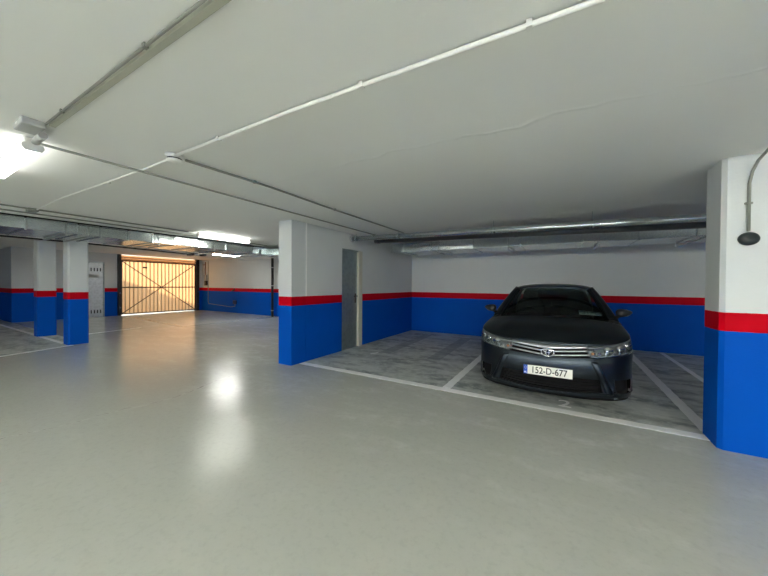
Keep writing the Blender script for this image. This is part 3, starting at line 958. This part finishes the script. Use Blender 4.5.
# recess boxes behind the openings
both(0, QI + 0.03, lambda q: zr(1, q) - 0.02, lambda q: zr(2, q) + 0.01, -0.045).build('intake_backing', 'black_soft', CAR, fixn=True)
g = MB()
for k in range(5):
    f0 = 0.10 + k * 0.19
    s_ = both(0, QI - 0.01, lambda q, f=f0: zr(1, q) + (zr(2, q) - zr(1, q)) * f, lambda q, f=f0: zr(1, q) + (zr(2, q) - zr(1, q)) * f + 0.012, -0.016, 14, 1, 0.03)
    n0 = len(g.v); g.v += s_.v
    for f, m_, sm_ in zip(s_.f, s_.m, s_.sm):
        g.f.append(tuple(i + n0 for i in f)); g.m.append(m_); g.sm.append(sm_)
g.build('intake_grille', 'black_soft', CAR, fixn=True)
# flared ridge beside the intake and dark skirt underneath
for side in (1, -1):
    def rdg(u, v, side=side):
        z = 0.215 + (0.585 - 0.215) * u
        xc = lut(z, [(0.215, 0.630), (0.38, 0.555), (0.47, 0.52), (0.585, 0.47)])
        q_ = q_of_x(xc) + (v - 0.5) * 0.075
        return surf(q_, z, side, -0.002 + 0.014 * math.sin(PI * v) ** 1.5 * min(1, (1 - u) * 3))
    MB().grid(rdg, 14, 6, thick=0.004 * side).build('bumper_ridge', 'paint', CAR, fixn=True)
both(0, q_of_y(0.50), lambda q: zr(0, q) - 0.035, lambda q: zr(0, q) + 0.015, -0.012, 16, 2, 0.03).build('lower_skirt', 'black_soft', CAR, fixn=True)
# thin lip under the intake
both(0, q_of_x(0.60), lambda q: zr(1, q) - 0.010, lambda q: zr(1, q) + 0.006, 0.012, 16, 2, 0.02).build('intake_lip', 'paint', CAR, fixn=True)
# upper grille
both(0, QG, lambda q: zr(3, q) - 0.005, lambda q: htop(q) + 0.002, -0.04).build('grille_backing', 'black_soft', CAR, fixn=True)
XG_ = lambda q: outl(q)[0] / 0.41
bars = [(lambda q: 0.692 + 0.032 * XG_(q), lambda q: htop(q) + 0.001),
        (lambda q: 0.656 + 0.038 * XG_(q), lambda q: 0.670 + 0.038 * XG_(q)),
        (lambda q: 0.612 + 0.038 * XG_(q), lambda q: 0.628 + 0.036 * XG_(q))]
for z0_, z1_ in bars:
    both(0.0, QG + 0.004, z0_, z1_, 0.004, 14, 2, 0.016).build('grille_bar', 'satin', CAR, fixn=True)
# badge: three interlaced oval rings
bd = MB(); bd.smooth = True
def ring(cx_, cz_, rx, rz_, tr_, y_):
    pts = [(cx_ + rx * math.cos(2 * PI * i / 36), y_, cz_ + rz_ * math.sin(2 * PI * i / 36)) for i in range(37)]
    bd.tube(pts, tr_, 8)
ring(0, 0.654, 0.068, 0.046, 0.0070, 0.010)
ring(0, 0.672, 0.042, 0.0175, 0.0055, 0.008)
ring(0, 0.654, 0.0170, 0.041, 0.0055, 0.006)
bd.build('badge', 'chrome', CAR)
bb = MB().lathe((0, 0, 0), (0, -1, 0), [(-0.04, 0.066), (0.0, 0.066), (0.002, 0.060)], 28).build('badge_base', 'black', CAR)
bb.location = (0, 0.018, 0.654); bb.scale = (1, 1, 0.68)

# number plate
PL = MB().box(-0.262, 0.262, -0.022, -0.012, 0.372, 0.492).build('number_plate', 'black', CAR, bevel=0.002)
MB().box(-0.256, 0.256, -0.0245, -0.0215, 0.378, 0.486).build('plate_face', 'plate', PL)
MB().box(-0.256, -0.212, -0.0256, -0.0240, 0.378, 0.486).build('country_band', 'plate_blue', PL)
text_mesh('152-D-677', 0.108, 0.0006, 'ink', 'plate_number', PL, (0.016, -0.0252, 0.430), (PI / 2, 0, 0), sx=0.80, bold=0.0008)
text_mesh('IRL', 0.026, 0.0004, 'plate', 'country_code', PL, (-0.234, -0.0262, 0.395), (PI / 2, 0, 0), sx=0.9, bold=0.0006)
st = MB()
for k in range(12):
    w = 2 * PI * k / 12
    st.cbox((-0.234 + 0.013 * math.cos(w), -0.0262, 0.452 + 0.013 * math.sin(w)), (0.0035, 0.0008, 0.0035))
st.build('star_ring', 'plate', PL)

# head lamps
for side in (1, -1):
    hl = strip(QG + 0.004, QLo - 0.002, lambda q: zr(3, q) + 0.002, lambda q: htop(q) - 0.002, side, -0.055, 12, 4, 0.01).build('headlamp', 'satin', CAR, fixn=True)
    hl['label'] = 'clear headlamp with chrome reflectors'
    strip(QG + 0.006, QLo - 0.004, lambda q: zr(3, q) + 0.004, lambda q: zr(3, q) + 0.022, side, -0.006, 12, 2, 0.05).build('lamp_bezel', 'chrome', hl, fixn=True)
    strip(QG + 0.006, QLo - 0.004, lambda q: htop(q) - 0.030, lambda q: htop(q) - 0.004, side, -0.010, 12, 2, 0.04).build('lamp_brow', 'rim', hl, fixn=True)
    for j, t_ in enumerate((0.33, 0.56, 0.80)):
        q_ = QG + (QLo - QG) * t_
        zc = (zr(3, q_) + htop(q_)) / 2
        c = surf(q_, zc, side, -0.045)
        f = surf(q_, zc, side, 0.0)
        ax = (f - c).normalized()
        r_ = 0.047 - 0.004 * j
        m_ = MB().lathe(c, (ax.x, ax.y - 0.8, 0.0), [(0.0, 0.012), (0.004, r_ * 0.55), (0.014, r_ * 0.8), (0.028, r_ * 0.97), (0.033, r_), (0.036, r_ * 1.02)], 20)
        m_.build('reflector_bowl', 'chrome', hl)
        MB().ball(tuple(c + Vector((ax.x, ax.y - 0.8, 0)).normalized() * 0.016), 0.017 if j != 1 else 0.012, 12, 8).build('bulb', 'lens', hl)
    q0_, q1_ = QG + 0.012, QG + 0.075
    strip(q0_, q1_, lambda q: zr(3, q) + 0.022, lambda q: htop(q) - 0.045, side, -0.03, 4, 3, 0.01).build('indicator_reflector', 'chrome', hl, fixn=True)
    c = surf(QG + 0.05, zr(3, QG) + 0.045, side, -0.022)
    MB().ball(tuple(c), (0.018, 0.012, 0.016), 12, 8).build('indicator_bulb', 'amber', hl)
    for k in range(5):
        q_ = QG + 0.10 + k * 0.085
        strip(q_, q_ + 0.045, lambda q: zr(3, q) + 0.018, lambda q: zr(3, q) + 0.05 + 0.03 * (k % 2), side, -0.030 + 0.006 * (k % 2), 3, 2, 0.01).build('reflector_facet', 'chrome', hl, fixn=True)
    strip(QG + 0.002, QLo - 0.001, lambda q: zr(3, q) + 0.001, lambda q: htop(q) - 0.001, side, 0.001, 14, 5, 0.003).build('lens_cover', 'lens', hl, fixn=True)
    # fog pocket
    strip(QF0 - 0.02, QF1 + 0.02, lambda q: zr(1, q) - 0.01, lambda q: zr(2, q) + 0.01, side, -0.05, 6, 4, 0.01).build('fog_pocket', 'black_soft', CAR, fixn=True)
    key = [(QF0 + 0.000, 0.40), (QF0 + 0.004, 0.33), (QF0 + 0.018, 0.265), (QF0 + 0.055, 0.232), (QF0 + 0.11, 0.228), (QF1 + 0.01, 0.238)]
    pts = [surf(a_, b_, side, 0.001) for a_, b_ in catmull(key, 5)]
    MB().tube(pts, 0.006, 8).build('fog_trim', 'paint', CAR)

# bonnet
QH = q_of_y(1.03)
qsH = [QH * i / 28 for i in range(29)]
def cowl(u):
    s_ = abs(u)
    return Vector((u * 0.845, 1.0 + 0.10 * s_ ** 2, 1.0 - 0.045 * s_ ** 2.2 - 0.03 * max(0, s_ - 0.85) / 0.15))
QC = q_of_y(0.40)
def e_front(u):
    q_ = abs(u) * QC
    return surf(q_, htop(q_) + 0.001, 1 if u >= 0 else -1, -0.001)
def e_side(v, side):
    q_ = QC + (QH - QC) * v
    return surf(q_, htop(q_) + 0.001, side, -0.001)
c00, c10 = e_side(0, -1), e_side(0, 1)
def hood(u, v):
    U = u * 2 - 1
    a = e_front(U).lerp(Vector((U * 0.835, 1.0 + 0.03 * U * U, 1.0 - 0.05 * U * U - 0.024 * U ** 6)), v)
    l_, r_ = e_side(v, -1), e_side(v, 1)
    f0, f1 = e_front(-1), e_front(1)
    b0_, b1_ = Vector((-0.835, 1.03, 0.926)), Vector((0.835, 1.03, 0.926))
    sd = l_.lerp(r_, u) 
    bl = (f0.lerp(f1, u)).lerp(b0_.lerp(b1_, u), v)
    p = a + sd - bl
    m_ = (1 - abs(U) ** 4)
    p.z += 0.055 * math.sin(PI * v ** 0.75) * m_
    # raised shoulders of the bonnet
    p.z += 0.008 * math.exp(-((abs(U) - 0.62 + 0.12 * v) / 0.06) ** 2) * math.sin(PI * min(1, v * 1.05 + 0.05))
    return p
MB().grid(hood, 44, 24, thick=0.006).build('bonnet', 'paint', CAR, fixn=True)
# cowl tray and wipers
def tray(u, v):
    U = u * 2 - 1
    a = Vector((U * 0.80, 1.0 + 0.03 * U * U, 0.985 - 0.05 * U * U))
    b = Vector((U * 0.76, 1.10 + 0.12 * U * U, 0.992 - 0.02 * U * U))
    return a.lerp(b, v)
MB().grid(tray, 24, 2, thick=0.02).build('cowl_tray', 'black_soft', CAR, fixn=True)

# windscreen, roof, glass house
def wbase(U): return Vector((U * 0.715, 1.04 + 0.13 * U * U, 0.998 - 0.02 * U * U))
def wtop(U): return Vector((U * 0.510, 1.74 + 0.06 * U * U, 1.434 - 0.020 * U * U - 0.018 * abs(U) ** 6))
def wscr(u, v):
    U = u * 2 - 1
    p = wbase(U).lerp(wtop(U), v)
    p.z += 0.035 * math.sin(PI * v) * (1 - 0.5 * U * U)
    p.y -= 0.012 * math.sin(PI * v)
    return p
MB().grid(wscr, 24, 12, thick=0.005).build('windscreen', 'glass', CAR, fixn=True)
def rfront(U): return Vector((U * 0.515, 1.735 + 0.06 * U * U, 1.436 - 0.020 * U * U - 0.022 * abs(U) ** 6))
def roof(u, v):
    U = u * 2 - 1
    y = 1.735 + 0.06 * U * U * (1 - v) + (3.05 - 1.735) * v
    wx = lut(v, [(0, 0.515), (0.15, 0.555), (0.5, 0.572), (1, 0.52)])
    z = slut(v, [(0, 1.436), (0.08, 1.462), (0.25, 1.484), (0.5, 1.490), (0.8, 1.476), (1.0, 1.455)])
    z -= (0.020 + 0.014 * math.sin(PI * v)) * U * U + 0.022 * abs(U) ** 6
    return Vector((U * wx, y, z))
MB().grid(roof, 24, 20, thick=0.012).build('roof', 'paint', CAR, fixn=True)
def roof_side(v, s_): return roof(1.0 if s_ > 0 else 0.0, v)
# rear glass and boot lid
def rg(u, v):
    U = u * 2 - 1
    a = Vector((U * 0.51, 3.05, 1.452 - 0.034 * U * U)); b = Vector((U * 0.68, 3.78, 1.06 - 0.02 * U * U))
    p = a.lerp(b, v); p.z += 0.04 * math.sin(PI * v)
    return p
MB().grid(rg, 16, 8, thick=0.005).build('rear_glass', 'glass', CAR, fixn=True)
def boot(u, v):
    U = u * 2 - 1
    q_ = QMAX - abs(U) * 0.75
    e = surf(min(q_, QMAX), htop(q_), 1 if U >= 0 else -1)
    a = Vector((U * 0.80, 3.70, 1.065 - 0.065 * U * U))
    p = a.lerp(e, v); p.z += 0.03 * math.sin(PI * v) * (1 - U * U)
    return p
MB().grid(boot, 16, 8, thick=0.01).build('boot_lid', 'paint', CAR, fixn=True)
def belt(y, s_, off=0.0):
    q_ = q_of_y(y)
    p = surf(q_, htop(q_), s_)
    return p + Vector((-s_ * off, 0, 0.0))
BY = [1.03, 1.30, 1.8, 2.28, 2.36, 3.0, 3.30, 3.85]
for s_ in (1, -1):
    # pillar beside the windscreen
    def ap(u, v, s_=s_):
        a0 = wbase(s_).lerp(wtop(s_), v); a0 = Vector((a0.x, a0.y, a0.z))
        b0_ = Vector((s_ * 0.825, 1.22, 0.948)).lerp(Vector((s_ * 0.562, 1.93, 1.425)), v)
        p = a0.lerp(b0_, u)
        p.z += 0.035 * math.sin(PI * v) * (1 - 0.5 * 1) * (1 - u) + 0.022 * math.sin(PI * v) * u + 0.008 * math.sin(PI * u)
        p.x += s_ * 0.018 * math.sin(PI * u)
        return p
    MB().grid(ap, 6, 14, thick=0.02 * -s_).build('windscreen_pillar', 'paint', CAR, fixn=True)
    # base corner between bonnet side, pillar and belt
    def bc(u, v, s_=s_):
        a = Vector((s_ * 0.70, 1.0, 0.955)).lerp(Vector((s_ * 0.72, 1.20, 0.975)), u)
        b = surf(QH + 0.0 + (q_of_y(1.30) - QH) * u, htop(QH + (q_of_y(1.30) - QH) * u) + 0.001, s_)
        return a.lerp(b, v)
    MB().grid(bc, 6, 4, thick=0.01).build('cowl_corner', 'black', CAR, fixn=True)
    # shoulder strip from body top to the side glass
    def sh(u, v, s_=s_):
        y = 1.2 + (3.85 - 1.2) * u
        a = surf(q_of_y(y), htop(q_of_y(y)), s_)
        b = Vector((s_ * 0.80, y, htop(q_of_y(y)) + 0.012))
        return a.lerp(b, v)
    MB().grid(sh, 24, 2, thick=0.006).build('window_sill', 'black', CAR, fixn=True)
    def sg(y0_, y1_, t0, t1, nm, mt, s_=s_, off=0.0):
        def f(u, v):
            yb = y0_ + (y1_ - y0_) * u
            b = Vector((s_ * (0.808 + off), yb, htop(q_of_y(yb)) + 0.01))
            t = roof_side(t0 + (t1 - t0) * u, s_)
            p = b.lerp(t, v)
            p.x += s_ * 0.03 * math.sin(PI * v)
            return p
        return MB().grid(f, 8, 8, thick=0.005).build(nm, mt, CAR, fixn=True)
    sg(1.24, 2.26, 0.15, 0.42, 'side_window', 'glass')
    sg(2.26, 2.38, 0.42, 0.52, 'centre_pillar', 'black', off=0.003)
    sg(2.38, 3.30, 0.52, 0.86, 'side_window', 'glass')
    sg(3.30, 3.85, 0.86, 1.0, 'rear_pillar', 'paint')
    # door seams and handles
    for y in (1.28, 2.30, 3.28):
        q_ = q_of_y(y)
        pts = [surf(q_, 0.26 + (htop(q_) - 0.27) * k / 10, s_, 0.0006) for k in range(11)]
        if y < 3: MB().tube(pts, 0.003, 6).build('door_seam', 'black', CAR)
    for y in (2.12, 3.05):
        p = surf(q_of_y(y), 0.86, s_, 0.0)
        MB().tube([p + Vector((0, -0.09, 0)), p + Vector((s_ * 0.028, -0.07, 0)), p + Vector((s_ * 0.028, 0.07, 0)), p + Vector((0, 0.09, 0))], 0.011, 8).build('door_handle', 'paint', CAR)
    # mirror
    mr = MB().ball((s_ * 0.895, 1.22, 1.075), (0.098, 0.075, 0.064), 20, 12, 0.8)
    mr.v = [(x, y + 0.05 * max(0, (s_ * x - 0.86) / 0.13), 1.095 + (z - 1.095) * (1.0 - 0.55 * max(0, (s_ * x - 0.84) / 0.153))) for x, y, z in mr.v]
    mr = mr.build('mirror_shell', 'black', CAR)
    MB().tube([(s_ * 0.79, 1.25, 0.985), (s_ * 0.82, 1.24, 1.02), (s_ * 0.86, 1.23, 1.045)], [0.03, 0.024, 0.02], 10).build('mirror_arm', 'black_soft', mr)
    MB().ball((s_ * 0.895, 1.285, 1.075), (0.082, 0.012, 0.052), 16, 8, 0.8).build('mirror_glass', 'chrome', mr)
    # tail lamp
    def tl(u, v, s_=s_):
        q_ = QMAX - 0.35 - 0.45 * u
        return surf(q_, 0.78 + 0.16 * v, s_, 0.004)
    MB().grid(tl, 8, 4, thick=0.01).build('tail_lamp', 'red_lens', CAR, fixn=True)
    # wheels
    for wy, wz in WC:
        cx_ = s_ * 0.775
        prof = [(-0.100, 0.205), (-0.102, 0.225), (-0.102, 0.275), (-0.090, 0.302), (-0.06, 0.314), (0.0, 0.316), (0.06, 0.314), (0.090, 0.302), (0.102, 0.275), (0.102, 0.225), (0.100, 0.205)]
        wh = MB().lathe((cx_, wy, 0.3165), (1, 0, 0), prof, 40, cap=False).build('wheel', 'tyre', CAR)
        rimm = MB().lathe((cx_, wy, 0.3165), (s_, 0, 0), [(-0.09, 0.205), (0.0, 0.19), (0.085, 0.196), (0.098, 0.207)], 40, cap=False)
        rimm.lathe((cx_, wy, 0.3165), (s_, 0, 0), [(0.04, 0.0), (0.075, 0.03), (0.082, 0.045), (0.06, 0.06)], 24, cap=False)
        for k in range(9):
            w = 2 * PI * k / 9
            a_ = Vector((cx_ + s_ * 0.068, wy + 0.03 * math.cos(w), 0.3165 + 0.03 * math.sin(w)))
            b_ = Vector((cx_ + s_ * 0.086, wy + 0.198 * math.cos(w), 0.3165 + 0.198 * math.sin(w)))
            rimm.bar(a_, b_, 0.03, 0.014, (s_, 0, 0))
        rimm.build('wheel_rim', 'rim', wh)
        MB().lathe((cx_, wy, 0.3165), (s_, 0, 0), [(-0.02, 0.15), (0.02, 0.15)], 30).build('brake_disc', 'galv_dull', wh)

# interior
MB().box(-0.68, 0.68, 1.15, 3.6, 0.20, 0.26).build('cabin_floor', 'seat', CAR)
def dash(u, v):
    U = u * 2 - 1
    w = v * PI * 0.55
    return Vector((U * 0.70, 1.18 + 0.06 * U * U + 0.42 * math.sin(w), 0.70 + 0.24 * math.cos(w * 0.9)))
MB().grid(dash, 16, 8, thick=0.02).build('dashboard', 'black_soft', CAR, fixn=True)
for nm, x, y in (('front_seat', -0.36, 2.15), ('front_seat', 0.36, 2.15)):
    sb = MB().ball((x, y + 0.06, 0.88), (0.245, 0.085, 0.34), 20, 14, 0.55)
    se = sb.build(nm, 'seat', CAR)
    MB().ball((x, y - 0.25, 0.50), (0.24, 0.28, 0.09), 20, 10, 0.55).build('seat_cushion', 'seat', se)
    MB().ball((x, y + 0.10, 1.27), (0.125, 0.05, 0.09), 16, 10, 0.6).tube([(x - .05, y + .09, 1.12), (x - .05, y + .09, 1.24)], 0.007, 6).tube([(x + .05, y + .09, 1.12), (x + .05, y + .09, 1.24)], 0.007, 6).build('headrest', 'seat', se)
rs = MB().ball((0, 3.10, 0.86), (0.64, 0.10, 0.30), 24, 14, 0.5).build('rear_seat', 'seat', CAR)
for x in (-0.36, 0.36):
    MB().ball((x, 3.12, 1.17), (0.12, 0.05, 0.07), 16, 10, 0.6).build('headrest', 'seat', rs)
MB().box(-0.62, 0.62, 3.18, 3.72, 1.02, 1.04).build('parcel_shelf', 'seat', CAR)
sw = MB(); sw.smooth = True
swp = [(-0.36 + 0.185 * math.cos(2 * PI * i / 32), 1.66 - 0.06 * math.sin(2 * PI * i / 32), 0.90 + 0.175 * math.sin(2 * PI * i / 32)) for i in range(33)]
sw.tube(swp, 0.015, 8)
sw.tube([(-0.54, 1.66, 0.90), (-0.18, 1.66, 0.90)], 0.016, 8).tube([(-0.36, 1.45, 0.84), (-0.36, 1.66, 0.90)], 0.03, 8)
sw.build('steering_wheel', 'black', CAR)
im = MB().ball((0.0, 1.72, 1.335), (0.115, 0.02, 0.032), 20, 10, 0.7).tube([(0, 1.72, 1.34), (0, 1.74, 1.41)], 0.01, 8).build('rear_view_mirror', 'black', CAR)
for x, z in ((-0.585, 0), (0.585, 0)):
    MB().tube([(x * 1.08, 2.34, 0.75), (x * 1.0, 2.32, 1.15), (x * 0.93, 2.32, 1.30)], 0.022, 8).build('belt_trim', 'trim_grey', CAR)
for s_ in (1, -1):
    # pale lining on the inside of the front pillars
    pts = [Vector((s_ * 0.735, 1.32, 1.0)).lerp(Vector((s_ * 0.53, 1.86, 1.385)), k / 6) for k in range(7)]
    MB().tube(pts, 0.024, 8).build('pillar_lining', 'trim_grey', CAR)
for x0_, x1_ in ((-0.62, 0.0), (-0.02, 0.55)):
    a = wscr((x0_ / 0.715 + 1) / 2, 0.0) + Vector((0, -0.005, 0.012))
    b = wscr((x1_ / 0.70 + 1) / 2, 0.05) + Vector((0, -0.02, 0.014))
    w_ = MB().tube([a, a.lerp(b, 0.5) + Vector((0, -0.004, 0.006)), b], 0.008, 6)
    w_.build('wiper', 'black_soft', CAR)

# permit card behind the windscreen and the ornament hanging from the mirror
cardT = thing('parking_permit', 'pale printed card behind the windscreen, lower corner beside the passenger side', 'card', (-0.13, 4.12, 0))
def cd(u, v, o=0.0):
    U = 0.53 + 0.40 * u
    p = wscr((U / 1.0 + 1) / 2 * 1.0, 0.105 + 0.10 * v)
    return p + Vector((0, 0.016 - o, -0.010 + o * 0.7))
MB().grid(cd, 8, 2, thick=0.0012).build('card_sheet', 'paper', cardT, fixn=True)
for a_, b_, c_, d_ in ((0.05, 0.30, 0.2, 0.45), (0.05, 0.30, 0.6, 0.8), (0.38, 0.42, 0.1, 0.9), (0.50, 0.92, 0.25, 0.40), (0.55, 0.80, 0.60, 0.78)):
    MB().grid(lambda u, v: cd(a_ + (b_ - a_) * u, c_ + (d_ - c_) * v, 0.002), 3, 1, thick=0.0005).build('card_print', 'paper_ink', cardT, fixn=True)
T = thing('hanging_ornament', 'small pale beads hanging from the mirror behind the windscreen', 'ornament', (-0.13, 5.80, 1.29))
MB().tube([(0, 0, 0.0), (0, 0, -0.16)], 0.0015, 5).build('ornament_string', 'black', T)
MB().ball((0, 0, -0.125), (0.014, 0.014, 0.016), 10, 8).build('bead', 'trim_grey', T)
MB().ball((0, 0, -0.165), (0.016, 0.016, 0.014), 10, 8).build('bead', 'trim_grey', T)
